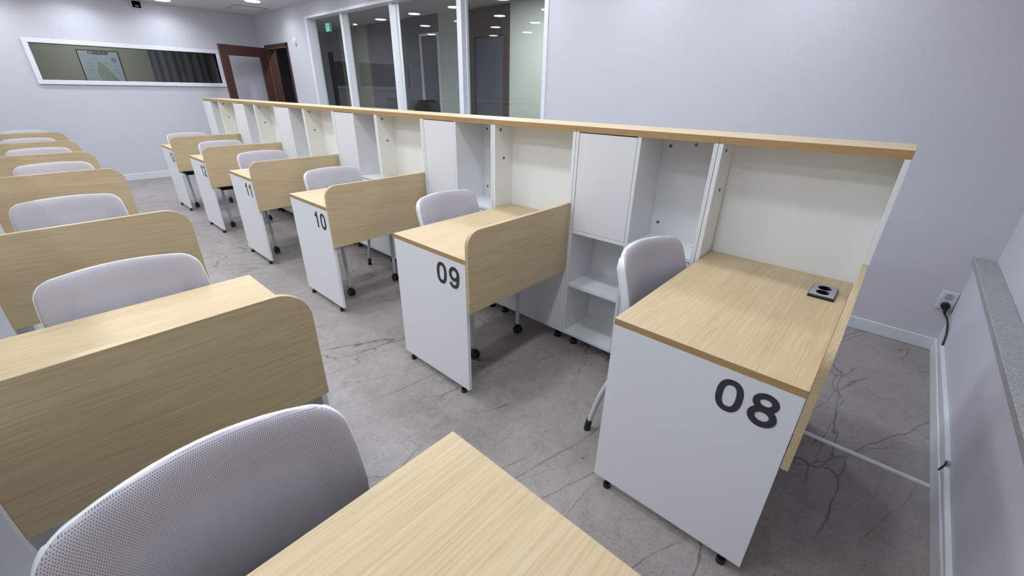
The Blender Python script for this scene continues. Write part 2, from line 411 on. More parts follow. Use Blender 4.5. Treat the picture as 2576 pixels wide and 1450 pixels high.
for i in range(0, len(edges), 2):
    MB().box(WX+0.118, WX+0.126, edges[i], edges[i+1], WZ0+0.05, WZ1-0.035).build('pane', M['glass'], win)
# ---- strip window in the far wall
win = bpy.data.objects.new('window_2', None); COL.objects.link(win); struct(win, 'long low white framed window in the far wall')
fw = 0.055
MB().box(FX0-fw, FX1+fw, FY-0.025, FY+0.12, FZ1, FZ1+fw, 0.004).build('window_frame', M['frame'], win)
MB().box(FX0-fw, FX1+fw, FY-0.025, FY+0.12, FZ0-fw, FZ0, 0.004).build('window_frame', M['frame'], win)
MB().box(FX0-fw, FX0, FY-0.025, FY+0.12, FZ0, FZ1, 0.004).build('window_frame', M['frame'], win)
MB().box(FX1, FX1+fw, FY-0.025, FY+0.12, FZ0, FZ1, 0.004).build('window_frame', M['frame'], win)
MB().box(FX0, FX1, FY+0.05, FY+0.058, FZ0, FZ1).build('pane', M['glass'], win)

# ---- doorway and open door leaf
door = bpy.data.objects.new('door_1', None); COL.objects.link(door); struct(door, 'open dark brown door with a large glass panel')
MB().box(WX-0.014, WX+0.15, DY0-0.002, DY0+0.045, 0, DZ, 0.003).build('door_frame', M['brown'], door)
MB().box(WX-0.014, WX+0.15, DY1-0.045, DY1+0.002, 0, DZ, 0.003).build('door_frame', M['brown'], door)
MB().box(WX-0.014, WX+0.15, DY0-0.002, DY1+0.002, DZ-0.05, DZ+0.004, 0.003).build('door_frame', M['brown'], door)
MB().box(WX-0.006, WX+0.0, DY0+0.045, DY1-0.045, DZ-0.062, DZ-0.05).build('door_seal', M['brass'], door)
hx, hy = WX-0.03, 8.78; ex, ey = 0.66, 8.545
L = math.hypot(ex-hx, ey-hy); ang = math.atan2(ey-hy, ex-hx)
leaf = bpy.data.objects.new('door_leaf', None); COL.objects.link(leaf); leaf.parent = door; leaf.location = (hx, hy, 0); leaf.rotation_euler = (0, 0, ang)
t = 0.02; zt = 2.005
mb = MB(); mb.box(0, 0.14, -t, t, 0.01, zt, 0.002); mb.box(L-0.125, L, -t, t, 0.01, zt, 0.002)
mb.box(0.14, L-0.125, -t, t, zt-0.15, zt, 0.002); mb.box(0.14, L-0.125, -t, t, 0.01, 0.30, 0.002)
mb.build('leaf_frame', M['brown'], leaf)
MB().box(0.14, L-0.125, -0.004, 0.004, 0.30, zt-0.15).build('pane', M['doorglass'], leaf)
MB().tube([(L-0.02, -t, 1.0), (L-0.02, -t-0.05, 1.0), (L-0.13, -t-0.05, 1.0)], 0.009).build('door_handle', M['brass'], leaf)
MB().box(-0.012, -0.001, -0.016, 0.016, 0.02, zt, 0.001).build('edge_strip', M['brass'], leaf)
for z in (1.78, 1.69, 1.44, 1.36): MB().cyl((-0.006, 0.020, z), 0.007, 0.03, 'z', 10).build('hinge', M['brass'], leaf)
MB().cyl((L-0.002, 0.0, zt-0.03), 0.006, 0.035, 'x', 8).build('door_bolt', M['brass'], leaf)

# ------------------------------------------------------------------ spaces seen through the glass
# corridor behind the back wall
CX = 3.3
mb = MB(); mb.box(CX, CX+0.1, 2.2, 4.72, 0, HC)
struct(mb.build('wall_corridor_pale', M['pale']))
struct(MB().box(CX, CX+0.1, 5.55, 6.32, 0, HC).build('wall_corridor_pillar', M['pale']))
struct(MB().box(CX, CX+0.1, 4.72, 5.55, 2.5, HC).build('wall_corridor_head', M['pale']))
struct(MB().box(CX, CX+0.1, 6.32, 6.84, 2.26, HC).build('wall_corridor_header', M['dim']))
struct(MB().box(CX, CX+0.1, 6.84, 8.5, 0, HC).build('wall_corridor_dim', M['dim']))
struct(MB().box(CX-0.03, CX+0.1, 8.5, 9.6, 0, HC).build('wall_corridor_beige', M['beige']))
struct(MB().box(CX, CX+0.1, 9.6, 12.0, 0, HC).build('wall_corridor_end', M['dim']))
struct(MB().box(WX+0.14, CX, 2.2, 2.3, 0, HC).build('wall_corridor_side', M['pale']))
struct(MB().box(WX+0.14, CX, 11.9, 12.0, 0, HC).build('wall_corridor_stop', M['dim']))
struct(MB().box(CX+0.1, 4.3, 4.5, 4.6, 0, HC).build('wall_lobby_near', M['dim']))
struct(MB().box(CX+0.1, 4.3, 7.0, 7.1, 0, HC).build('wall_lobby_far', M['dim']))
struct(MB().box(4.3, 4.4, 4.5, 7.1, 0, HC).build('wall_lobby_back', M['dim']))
d2 = bpy.data.objects.new('door_2', None); COL.objects.link(d2); struct(d2, 'dark slate door in a brown surround seen through the interior window')
mb = MB(); mb.box(CX-0.03, CX+0.04, 4.72, 4.83, 0, 2.5, 0.003); mb.box(CX-0.03, CX+0.04, 5.45, 5.55, 0, 2.5, 0.003); mb.box(CX-0.03, CX+0.04, 4.83, 5.45, 2.13, 2.5, 0.003)
mb.build('door_frame', M['brown2'], d2)
MB().box(CX, CX+0.04, 4.83, 5.45, 0, 2.13, 0.003).build('door_leaf', M['slate'], d2)
d3 = bpy.data.objects.new('door_3', None); COL.objects.link(d3); struct(d3, 'dark slate door between pale corridor walls')
MB().box(CX+0.01, CX+0.05, 6.36, 6.80, 0, 2.22, 0.003).build('door_leaf', M['slate'], d3)
mb = MB(); mb.box(CX-0.02, CX+0.06, 6.32, 6.36, 0, 2.26, 0.003); mb.box(CX-0.02, CX+0.06, 6.80, 6.84, 0, 2.26, 0.003); mb.box(CX-0.02, CX+0.06, 6.36, 6.80, 2.22, 2.26, 0.003)
mb.build('door_frame', M['frame'], d3)
# room behind the strip window
struct(MB().box(LX, WX, 10.6, 10.7, 0, HC).build('wall_next_room_back', M['greywall']))
struct(MB().box(WX, WX+0.14, FY+0.12, 10.7, 0, HC).build('wall_next_room_side', M['dim']))
struct(MB().box(LX-0.1, LX, FY+0.12, 10.7, 0, HC).build('wall_next_room_left', M['greywall']))

# ------------------------------------------------------------------ ceiling downlights
def downlight():
    o = thing('downlight', 'round recessed white downlight in the ceiling', 'light', (0, 0, HC), 0, 'recessed ceiling downlights')
    mb = MB(); n = 28
    prof = [(0.108, 0.0), (0.108, -0.003), (0.099, -0.005), (0.0975, -0.003)]
    rings = [[mb.bm.verts.new((r*math.cos(2*math.pi*k/n), r*math.sin(2*math.pi*k/n), z)) for k in range(n)] for r, z in prof]
    for a, b in zip(rings, rings[1:]):
        for k in range(n): mb.bm.faces.new((a[k], a[(k+1) % n], b[(k+1) % n], b[k])).smooth = True
    mb.build('trim_ring', M['trim'], o)
    MB().cyl((0, 0, -0.009), 0.095, 0.0065, 'z', 16, r2=0.097).build('diffuser', M['lamp'], o)
    return o
lamp_data = bpy.data.lights.new('downlight_light', 'AREA'); lamp_data.shape = 'DISK'; lamp_data.size = 0.185
lamp_data.energy = LAMP_W; lamp_data.spread = math.radians(150); lamp_data.color = LAMP_COL
proto = downlight()
spots_l = [(x, 0.66+j*1.0) for x in (0.99, 0.12, -0.86, -1.79, -2.74) for j in range(9)]
spots_l.remove((0.99, 0.66+8*1.0))          # the access panel takes this place
roots = [proto] + [dup(proto, (0, 0, 0), 0, proto['label']) for _ in spots_l[1:]]
for o, (x, y) in zip(roots, spots_l):
    o.location = (x, y, HC)
    l = bpy.data.objects.new('downlight_light', lamp_data); COL.objects.link(l); l.parent = o; l.location = (0, 0, -0.013)

# added fill lamps, out of view: brighten the corridor and the next room
for nm, loc, e, lab in (('corridor_fill_lamp', (2.0, 8.2, HC), 28.0, 'added unseen fill lamp brightening the corridor near the exit sign'), ('corridor_fill_lamp', (2.30, 4.0, HC), 105.0, 'added unseen fill lamp brightening the corridor opposite the slate door'), ('side_room_fill_lamp', (-0.7, 9.75, HC), 36.0, 'added unseen fill lamp brightening the room behind the far strip window')):
    o = dup(proto, loc, 0, lab); o.name = nm; del o['group']
    for ch in list(o.children):
        if ch.type == 'LIGHT': bpy.data.objects.remove(ch)
    ld = bpy.data.lights.new(nm+'_light', 'AREA'); ld.shape = 'DISK'; ld.size = 0.145; ld.energy = e
    l = bpy.data.objects.new(nm+'_light', ld); COL.objects.link(l); l.parent = o; l.location = (0, 0, -0.013)

# ------------------------------------------------------------------ number digits (stroke outlines)
def stroke(mb, pts, wdt, closed, x, dx):
    x = x - 0.00018*(len(mb.bm.faces) % 5) if len(mb.bm.faces) else x; x -= 0.00025*(1 if len(mb.bm.faces) else 0); dx = -0.0001 - x
    # pts in (u, v); writes a flat slab of the given stroke width, at x .. x+dx; u -> -y, v -> z
    n = len(pts); L_, R_ = [], []
    for i in range(n):
        a = pts[(i-1) % n] if (closed or i > 0) else pts[i]; b = pts[(i+1) % n] if (closed or i < n-1) else pts[i]
        dxx, dy = b[0]-a[0], b[1]-a[1]; l = math.hypot(dxx, dy) or 1
        nx, ny = -dy/l, dxx/l; wd = wdt[i] if isinstance(wdt, list) else wdt
        L_.append((pts[i][0]+nx*wd/2, pts[i][1]+ny*wd/2)); R_.append((pts[i][0]-nx*wd/2, pts[i][1]-ny*wd/2))
    V = lambda p, xx: mb.bm.verts.new((xx, -p[0], p[1]))
    lf = [V(p, x) for p in L_]; rf = [V(p, x) for p in R_]; lb = [V(p, x+dx) for p in L_]; rb = [V(p, x+dx) for p in R_]
    rng = range(n) if closed else range(n-1)
    for i in rng:
        j = (i+1) % n
        mb.bm.faces.new((lf[i], lf[j], rf[j], rf[i])); mb.bm.faces.new((lb[j], lb[i], rb[i], rb[j]))
        mb.bm.faces.new((lf[j], lf[i], lb[i], lb[j])); mb.bm.faces.new((rf[i], rf[j], rb[j], rb[i]))
    if not closed:
        mb.bm.faces.new((lf[0], rf[0], rb[0], lb[0])); mb.bm.faces.new((rf[-1], lf[-1], lb[-1], rb[-1]))
def ell(cx, cy, rx, ry, a0, a1, n, p=2.0):
    out = []
    for i in range(n+1):
        t = math.radians(a0 + (a1-a0)*i/n); c, s_ = math.cos(t), math.sin(t)
        out.append((cx+rx*math.copysign(abs(c)**(2/p), c), cy+ry*math.copysign(abs(s_)**(2/p), s_)))
    return out
def digit_mesh(ch):
    # cell 0.070 wide x 0.104 tall, origin at its lower left
    mb = MB(); s = 0.0178; x, dx = -0.0008, 0.0007; w_, h_ = 0.070, 0.104
    if ch == '0':
        stroke(mb, ell(w_/2, h_/2, w_/2-s/2, h_/2-s/2+0.001, 0, 360, 48, 2.45)[:-1], s, True, x, dx)
    elif ch == '1':
        stroke(mb, [(0.043, 0), (0.043, h_)], s, False, x, dx)
        stroke(mb, [(0.014, 0.0745), (0.026, 0.077), (0.0345, 0.083), (0.0385, 0.094), (0.0395, h_)], [0.0135, 0.0135, 0.0135, 0.011, 0.008], False, x, dx)
    elif ch == '2':
        pts = ell(w_/2, h_-0.0315, w_/2-s/2-0.001, 0.0315-s/2+0.001, 172, -38, 22) + [(0.046, 0.045), (0.030, 0.031), (0.019, 0.019), (0.013, 0.009)]
        stroke(mb, pts, s, False, x, dx); stroke(mb, [(0.002, s/2-0.001), (0.068, s/2-0.001)], s-0.002, False, x, dx)
    elif ch == '3':
        stroke(mb, ell(w_/2-0.001, h_-0.029, w_/2-s/2-0.004, 0.029-s/2+0.001, 170, -75, 24), s-0.001, False, x, dx)
        stroke(mb, ell(w_/2-0.001, 0.031, w_/2-s/2, 0.031-s/2+0.001, 78, -172, 24), s, False, x, dx)
        stroke(mb, [(0.028, 0.0565), (0.042, 0.0565)], 0.0125, False, x, dx)
    elif ch == '8':
        stroke(mb, ell(w_/2, h_-0.0275, w_/2-s/2-0.003, 0.0275-s/2+0.001, 0, 360, 36)[:-1], s, True, x, dx)
        stroke(mb, ell(w_/2, 0.0315, w_/2-s/2+0.0005, 0.0315-s/2+0.001, 0, 360, 36)[:-1], s+0.0005, True, x, dx)
    elif ch == '9':
        stroke(mb, ell(w_/2, h_-0.0345, w_/2-s/2, 0.0345-s/2+0.001, 0, 360, 36)[:-1], s, True, x, dx)
        pts = [(w_-s/2, 0.072), (w_-s/2, 0.055), (w_-s/2-0.0015, 0.038), (w_-s/2-0.006, 0.022), (w_-s/2-0.014, 0.0125), (0.034, 0.0085), (0.022, 0.0105), (0.0135, 0.018), (0.011, 0.026)]
        stroke(mb, [tuple(p[:2]) for p in smooth_path([(a, b, 0) for a, b in pts], 4)], s-0.0015, False, x, dx)
    return mb.mesh('digit_'+ch, M['ink'])
DIG = {c: digit_mesh(c) for c in '012389'}

# ------------------------------------------------------------------ desk and cabinets (local frame: x=0 cabinet front, -x aisle, y=0 near edge)
def screen_mesh(dl, rad):
    mb = MB(); pts = [(0, ZSB), (0, ZST)]
    n = 12
    for i in range(n+1):
        a = math.pi/2 + (math.pi/2)*i/n
        pts.append((-dl+rad + rad*math.cos(a), ZST-rad + rad*math.sin(a)))
    pts.append((-dl, ZSB))
    mb.prism(pts, 'y', -TS-0.0012, -0.0012)
    es = [e for e in mb.bm.edges]
    bmesh.ops.bevel(mb.bm, geom=[e for e in es if abs(e.verts[0].co.y-e.verts[1].co.y) < 1e-6], offset=0.0012, segments=1, affect='EDGES')
    return mb
def make_desk(name, label, dl, mirror, loc, number=None, group=None, back=0.15):
    t = thing(name, label, 'desk', loc, 0, group)
    sx = -1 if mirror else 1
    def fin(mb):
        if mirror:
            for v in mb.bm.verts: v.co.x *= -1
        return mb
    wt = fin(MB().box(-dl, back, 0, W, H-TW, H, 0.0012)).band(0).build('worktop', [M['wood'], M['woodedge_shaded']], t)
    fin(MB().box(-dl+0.0005, -dl+0.0185, 0.001, W-0.001, 0.040, H-TW-0.0005, 0.001)).build('end_panel', M['white'], t)
    fin(screen_mesh(dl, 0.066 if not mirror else 0.095)).build('privacy_screen', M['wood'], t)
    for yy in (0.055, W-0.055):
        fin(MB().cyl((-dl+0.012, yy, 0.0), 0.014, 0.018, 'z', 14).cyl((-dl+0.012, yy, 0.018), 0.006, 0.0225, 'z', 10)).build('levelling_foot', M['blackp'], t)
    if number:
        for i, ch in enumerate(number):
            yl = (0.1985, 0.1115)[i]
            o = link('number_digit', DIG[ch], t, (-dl, yl, 0.578)); o['label'] = 'charcoal digit '+ch
    return t

def bolt_mesh():
    mb = MB(); mb.cyl((0, 0, 0), 0.0085, 0.0012, 'z', 14, mi=0); mb.cyl((0, 0, 0.0012), 0.0045, 0.0004, 'z', 10, mi=1)
    return mb.mesh('bolt', [M['bolt'], M['blackp']])
BOLT = bolt_mesh()
def bolt(parent, loc, face):
    o = link('bolt', BOLT, parent, loc)
    o.rotation_euler = {'-x': (0, -math.pi/2, 0), '+x': (0, math.pi/2, 0), '-y': (math.pi/2, 0, 0), '+y': (-math.pi/2, 0, 0), '+z': (0, 0, 0)}[face]
    return o
PT = 0.0175   # board thickness
def make_bay(label, mirror, loc, wid=CW0):
    t = thing('hutch_bay', label, 'hutch', loc, 0)
    sx = -1 if mirror else 1
    def B(nm, m, *a, **k):
        a = list(a); a[0] *= sx; a[1] *= sx
        return MB().box(*a, bev=0.0008).build(nm, M[m], t)
    y0 = -0.0212; y1 = wid-0.001
    MB().box(0, sx*DEP, y0, y1, T-ST, T, bev=0.0008).band(0).build('top_board', [M['woody'], M['woodedge_shaded']], t)
    B('side_panel', 'ivory', 0, DEP-0.01, y0+0.0005, y0+PT, ZC, T-ST-0.0005)
    B('side_panel', 'ivory', 0, DEP-0.01, y1-PT, y1-0.0005, ZC, T-ST-0.0005)
    B('back_panel', 'ivory', 0.1515, 0.163, y0+PT+0.0004, y1-PT-0.0004, H-TW, T-ST-0.0005)
    B('lower_panel', 'white', 0.002, 0.018, y0+PT+0.001, y1-PT-0.001, ZC+0.018, H-TW-0.003)
    B('bottom_board', 'white', 0.0015, DEP-0.012, y0+PT+0.0005, y1-PT-0.0005, ZC, ZC+0.0165)
    for yy in (y0+0.06, y1-0.06):
        for xx in (0.05, DEP-0.06):
            MB().cyl((sx*xx, yy, 0), 0.024, 0.026, 'z', 16, r2=0.018).cyl((sx*xx, yy, 0.026), 0.014, ZC-0.0262, 'z', 12).build('levelling_foot', M['blackp'], t)
    for xx, zz in ((0.048, 1.186), (0.075, 1.025)):
        bolt(t, (sx*xx, y1-PT-0.0005, zz), '-y')
    return t
def make_cabinet(label, mirror, loc, wid):
    # origin at the near side; width along +y
    t = thing('storage_cabinet', label, 'cabinet', loc, 0)
    sx = -1 if mirror else 1
    def B(nm, m, *a, par=None, **k):
        a = list(a); a[0] *= sx; a[1] *= sx
        return MB().box(*a, bev=0.0008).build(nm, M[m], par or t)
    y0, y1 = 0.0, wid; ym = wid/2
    MB().box(0, sx*DEP, y0, y1, T-ST, T, bev=0.0008).band(0).build('top_board', [M['woody'], M['woodedge_shaded']], t)
    zt = T-ST-0.0005; xb = DEP-0.018
    B('side_panel', 'white', 0, DEP-0.01, y0+0.0005, y0+PT, ZC, zt)
    B('side_panel', 'white', 0, DEP-0.01, y1-PT, y1-0.0005, ZC, zt)
    B('divider', 'white', 0.001, xb-0.001, ym-PT/2, ym+PT/2, ZC+0.018, zt)
    B('bottom_board', 'white', 0.001, xb-0.001, y0+PT+0.0005, y1-PT-0.0005, ZC, ZC+0.0175)
    B('back_panel', 'white', xb, DEP-0.011, y0+PT+0.0004, y1-PT-0.0004, ZC+0.001, zt)
    l0, l1 = ym+PT/2+0.0005, y1-PT-0.0005      # far half: door over two open shelves
    r0, r1 = y0+PT+0.0005, ym-PT/2-0.0005      # near half: open cubby over a closed front
    B('shelf', 'white', 0.001, xb-0.001, l0, l1, 0.700, 0.7175)
    B('shelf', 'white', 0.001, xb-0.001, l0, l1, 0.384, 0.4005)
    B('shelf', 'white', 0.001, xb-0.001, r0, r1, 0.703, 0.7205)
    B('door', 'white', 0.002, 0.018, l0+0.002, l1-0.002, 0.7195, zt-0.004)
    B('door', 'white', 0.002, 0.018, r0+0.002, r1-0.002, ZC+0.0195, 0.698)
    for yy in (y0+0.06, y1-0.06):
        for xx in (0.05, DEP-0.06):
            MB().cyl((sx*xx, yy, 0), 0.024, 0.026, 'z', 16, r2=0.018).cyl((sx*xx, yy, 0.026), 0.014, ZC-0.0262, 'z', 12).build('levelling_foot', M['blackp'], t)
    f = '-x' if not mirror else '+x'
    for yy, zz in ((ym-0.045, 1.163), (ym-0.165, 1.178), (ym-0.045, 0.786), (l0+0.06, 0.16)):
        bolt(t, (sx*(xb-0.0002), yy, zz), f)
    for xx, yy in ((0.20, r0+0.10), (0.215, r0+0.05), (0.17, r0+0.055)):
        MB().cyl((sx*xx, yy, 0.7205), 0.003, 0.0006, 'z', 8).build('pilot_hole', M['ink'], t)
    return t

PLACE = ['nearest the camera', 'second in the right row', 'third in the right row', 'fourth in the right row', 'fifth in the right row', 'farthest in the right row']
NUM = ['08', '09', '10', '11', '12', '13']
desks = []
for k in range(6):
    y0 = k*P
    where = 'nearest the camera' if k == 0 else ''
    d = make_desk('study_desk', 'oak-topped white study desk marked %s, %s' % (NUM[k], PLACE[k]), D, False, (0, y0, 0), NUM[k])
    desks.append(d)
    make_bay('ivory open hutch bay above desk %s, %s' % (NUM[k], PLACE[k]), False, (0, y0, 0))
    lab = ('white storage cabinet between desks %s and %s, %s' % (NUM[k], NUM[k+1], PLACE[k])) if k < 5 else 'white storage cabinet at the far end of the row past desk 13'
    make_cabinet(lab, False, (0, y0+CW0, 0), P-CW0-0.0225 if k < 5 else P-CW0-0.01)

# power socket let into desk 08
ps = bpy.data.objects.new('power_socket', None); COL.objects.link(ps); ps.parent = desks[0]; ps.location = (-0.042, 0.074, H)
ps['label'] = 'flush grey two-way power socket'
MB().box(-0.062, 0.062, -0.040, 0.040, 0.0, 0.010, 0.002).build('socket_body', M['blackp'], ps)
MB().box(-0.0595, 0.0595, -0.0375, 0.0375, 0.0102, 0.0125, 0.001).build('socket_face', M['sockgrey'], ps)
for sy in (-0.0, ):
    pass
for xx in (-0.024, 0.024):
    mb = MB(); mb.cyl((xx*1.0, 0.0, 0.0126), 0.0205, 0.0008, 'z', 24); mb.build('socket_hole', M['hole'], ps)
    MB().box(xx-0.0015, xx+0.0015, -0.019, -0.012, 0.0136, 0.0150).build('earth_clip', M['bolt'], ps)

# ---- left row (mirrored), cabinets stand just outside the frame on the left
XCL = -2.104; DL = 0.690
LO = [0, 0, 0, -0.02, -0.045, -0.055, -0.06]
LY = [0.0, 1.20, 2.50, 4.12, 5.34, 6.50, 7.78]
ordn = ['in the bottom foreground, only its oak worktop in view', 'with the large oak screen at the left foreground', 'third from the camera in the left row', 'fourth from the camera in the left row', 'fifth from the camera in the left row', 'second from the far wall in the left row', 'nearest the far wall in the left row']
ordc = ['first', 'second', 'third', 'fourth', 'fifth', 'sixth', 'seventh']
for k in range(7):
    make_desk('study_desk', 'oak study desk '+ordn[k], DL, True, (XCL+LO[k], LY[k], 0))
    make_bay('ivory hutch bay at the left end of the %s left-row desk' % ordc[k], True, (XCL+LO[k], LY[k], 0))
    if k < 6:
        make_cabinet('white storage cabinet beside the chair of the %s left-row desk' % ordc[k], True, (XCL+LO[k], LY[k]+CW0, 0), LY[k+1]-LY[k]-CW0-0.0225)

# ------------------------------------------------------------------ chair
ZT = 0.856
def back_y(z):
    pts = [(0.44, 0.165), (0.50, 0.172), (0.56, 0.176), (0.62, 0.184), (0.70, 0.203), (0.78, 0.228), (0.86, 0.255)]
    for (a, ya), (b, yb) in zip(pts, pts[1:]):
        if z <= b:
            t_ = (z-a)/(b-a); return ya+(yb-ya)*t_
    return pts[-1][1]
def back_half(z):
    # half width of the back panel at height z
    zs = [(0.45, 0.165), (0.52, 0.185), (0.60, 0.205), (0.68, 0.214), (0.76, 0.214), (0.86, 0.206)]
    wv = zs[-1][1]
    for (a, wa), (b, wb) in zip(zs, zs[1:]):
        if z <= b:
            wv = wa+(wb-wa)*(z-a)/(b-a); break
    r = 0.042
    zc = ZT-0.012
    if z > zc-r: wv -= r - math.sqrt(max(0, r*r-(z-(zc-r))**2)) if z < zc else r
    if z < 0.47+0.03: wv -= 0.03 - math.sqrt(max(0, 0.03**2-(0.50-z)**2)) if z > 0.47 else 0.03
    return wv
def back_pt(x, z, off=0.0):
    # off: backwards from the panel front
    return Vector((x, back_y(z) - 0.060*(x/0.2)**2 + off, z + 0.007*max(0, (z-0.7)/0.15)*(1-(x/0.2)**2)))
zs = [0.47, 0.475, 0.482, 0.49, 0.50] + [0.50+0.02*i for i in range(1, 15)] + [0.79, 0.80, 0.808, 0.816, 0.823, 0.829, 0.834, 0.838, 0.841, 0.8435, ZT-0.012]
def make_chair():
    t = thing('office_chair', '', 'chair')
    # mesh panel
    mb = MB(); uvl = mb.bm.loops.layers.uv.new('UVMap'); NX = 18
    def puff(x, hw, z):   # slightly padded face, rolled at the rim
        e = min(1.0, max(0.0, (hw-abs(x))/0.03)); ez = min(1.0, max(0, (ZT-0.012-z)/0.03)); k_ = min(e, ez)
        return -0.010*math.sqrt(max(0, 1-(1-k_)**2))
    front = []; backr = []
    for z in zs:
        hw = back_half(z)
        cs = [math.sin(math.pi/2*(-1+2*i/NX)) for i in range(NX+1)]
        front.append([mb.bm.verts.new(back_pt(hw*c, z, puff(hw*c, hw, z))) for c in cs])
        backr.append([mb.bm.verts.new(back_pt(hw*c, z, 0.006)) for c in cs])
    def setuv(f):
        for l in f.loops: l[uvl].uv = (l.vert.co.x, l.vert.co.z)
        f.smooth = True
    for G in (front, backr):
        for a, b in zip(G, G[1:]):
            for i in range(NX): setuv(mb.bm.faces.new((a[i], a[i+1], b[i+1], b[i])))
    for i in range(NX):
        setuv(mb.bm.faces.new((front[-1][i], front[-1][i+1], backr[-1][i+1], backr[-1][i])))
        setuv(mb.bm.faces.new((front[0][i], front[0][i+1], backr[0][i+1], backr[0][i])))
    for j in range(len(zs)-1):
        setuv(mb.bm.faces.new((front[j][0], front[j+1][0], backr[j+1][0], backr[j][0])))
        setuv(mb.bm.faces.new((front[j][-1], front[j+1][-1], backr[j+1][-1], backr[j][-1])))
    mb.build('mesh_back', M['mesh'], t)
    # white rim around the panel, deeper towards the rear
    out = [(-back_half(z), z) for z in zs] + [(x, zs[-1]) for x in [back_half(zs[-1])*q for q in (-0.8, -0.6, -0.4, -0.2, 0, 0.2, 0.4, 0.6, 0.8)]] + [(back_half(z), z) for z in reversed(zs)] + [(x, zs[0]) for x in [back_half(zs[0])*q for q in (0.66, 0.33, 0, -0.33, -0.66)]]
    n = len(out); mb = MB(); rings = []
    for i in range(n):
        a, b = out[(i-1) % n], out[(i+1) % n]; dx, dz = b[0]-a[0], b[1]-a[1]; l = math.hypot(dx, dz) or 1
        nx, nz = -dz/l, dx/l    # outward for clockwise outline
        x, z = out[i]
        ring = []
        for o_, dpt in ((-0.006, 0.003), (0.0012, 0.0035), (0.0030, 0.0065), (0.0035, 0.014), (0.0015, 0.029), (-0.006, 0.034), (-0.022, 0.032), (-0.022, 0.020), (-0.006, 0.010)):
            if abs(nx) > 0.5 and dpt > 0.012: dpt *= 1.35
            if nz > 0.2: o_, dpt = o_-0.0032*nz, dpt*(1-0.45*nz)
            p = back_pt(x, z, dpt); ring.append(mb.bm.verts.new((p.x+nx*o_, p.y, p.z+nz*o_)))
        rings.append(ring)
    for i in range(n):
        a, b = rings[i], rings[(i+1) % n]
        for k in range(len(a)):
            f = mb.bm.faces.new((a[k], a[(k+1) % len(a)], b[(k+1) % len(a)], b[k])); f.smooth = True
    mb.build('back_frame', M['shell'], t)
    # lumbar pad behind the mesh
    mb = MB(); G = []
    for z in [0.52+0.02*i for i in range(12)]:
        G.append([mb.bm.verts.new(back_pt(x, z, 0.012)) for x in [-0.125+0.025*i for i in range(11)]])
    for a, b in zip(G, G[1:]):
        for i in range(10): mb.bm.faces.new((a[i], a[i+1], b[i+1], b[i])).smooth = True
    r = bmesh.ops.solidify(mb.bm, geom=mb.bm.faces[:], thickness=0.012)
    mb.build('lumbar_pad', M['shell'], t)
    # seat cushion
    mb = MB(); NS = 28; layers = [(0.420, 0.93, 0), (0.432, 0.985, 0), (0.448, 1.0, 0), (0.462, 0.985, 0), (0.470, 0.93, 0), (0.4725, 0.75, 0), (0.470, 0.4, 0)]
    rings = []
    for z, s_, _ in layers:
        ring = []
        for i in range(NS):
            a = 2*math.pi*i/NS; c, s2 = math.cos(a), math.sin(a); p_ = 4.2
            ring.append(mb.bm.verts.new((0.228*s_*math.copysign(abs(c)**(2/p_), c), -0.025+0.222*s_*math.copysign(abs(s2)**(2/p_), s2), z)))
        rings.append(ring)
    for a, b in zip(rings, rings[1:]):
        for i in range(NS): mb.bm.faces.new((a[i], a[(i+1) % NS], b[(i+1) % NS], b[i])).smooth = True
    mb.bm.faces.new(list(reversed(rings[0]))); mb.bm.faces.new(rings[-1])
    mb.build('seat', M['seat'], t)
    mb = MB(); mb.box(-0.205, 0.205, -0.21, 0.17, 0.398, 0.419, 0.008); mb.build('seat_shell', M['blackp'], t)
    for s_ in (-1, 1):
        pth = smooth_path([(s_*0.198, 0.03, 0.405), (s_*0.198, -0.165, 0.406), (s_*0.198, -0.188, 0.392), (s_*0.1975, -0.192, 0.36), (s_*0.194, -0.197, 0.20), (s_*0.190, -0.202, 0.052)], 4)
        lg = MB().tube(pth, 0.0115, 12).build('front_leg', M['tube'], t)
        mb = MB(); mb.cyl((s_*0.190, -0.200, 0.040), 0.015, 0.022, 'z', 14)
        for q in (-1, 1):
            mb.cyl((s_*0.190 + q*0.004 - (0.016 if q < 0 else 0), -0.206, 0.0245), 0.0245, 0.016, 'x', 20)
        mb.box(s_*0.190-0.018, s_*0.190+0.018, -0.222, -0.186, 0.028, 0.044, 0.006)
        mb.build('caster', M['blackp'], lg)
        pth = smooth_path([(s_*0.196, 0.0, 0.405), (s_*0.206, 0.09, 0.392), (s_*0.214, 0.155, 0.335), (s_*0.220, 0.200, 0.22), (s_*0.224, 0.228, 0.10), (s_*0.226, 0.238, 0.050)], 5)
        lg = MB().tube(pth, 0.0115, 12).build('rear_leg', M['tube'], t)
        MB().tube([(s_*0.2258, 0.2375, 0.062), (s_*0.2265, 0.243, 0.022), (s_*0.227, 0.246, 0.0)], [0.0135, 0.0145, 0.0145], 12).build('foot_glide', M['blackp'], lg)
        pth = smooth_path([(s_*0.15, 0.08, 0.412), (s_*0.155, 0.15, 0.422), (s_*0.16, 0.185, 0.455), (s_*0.165, 0.182, 0.54)], 5)
        MB().tube(pth, 0.011, 10).build('back_bracket', M['shell'], t)
    return t
chair = make_chair()
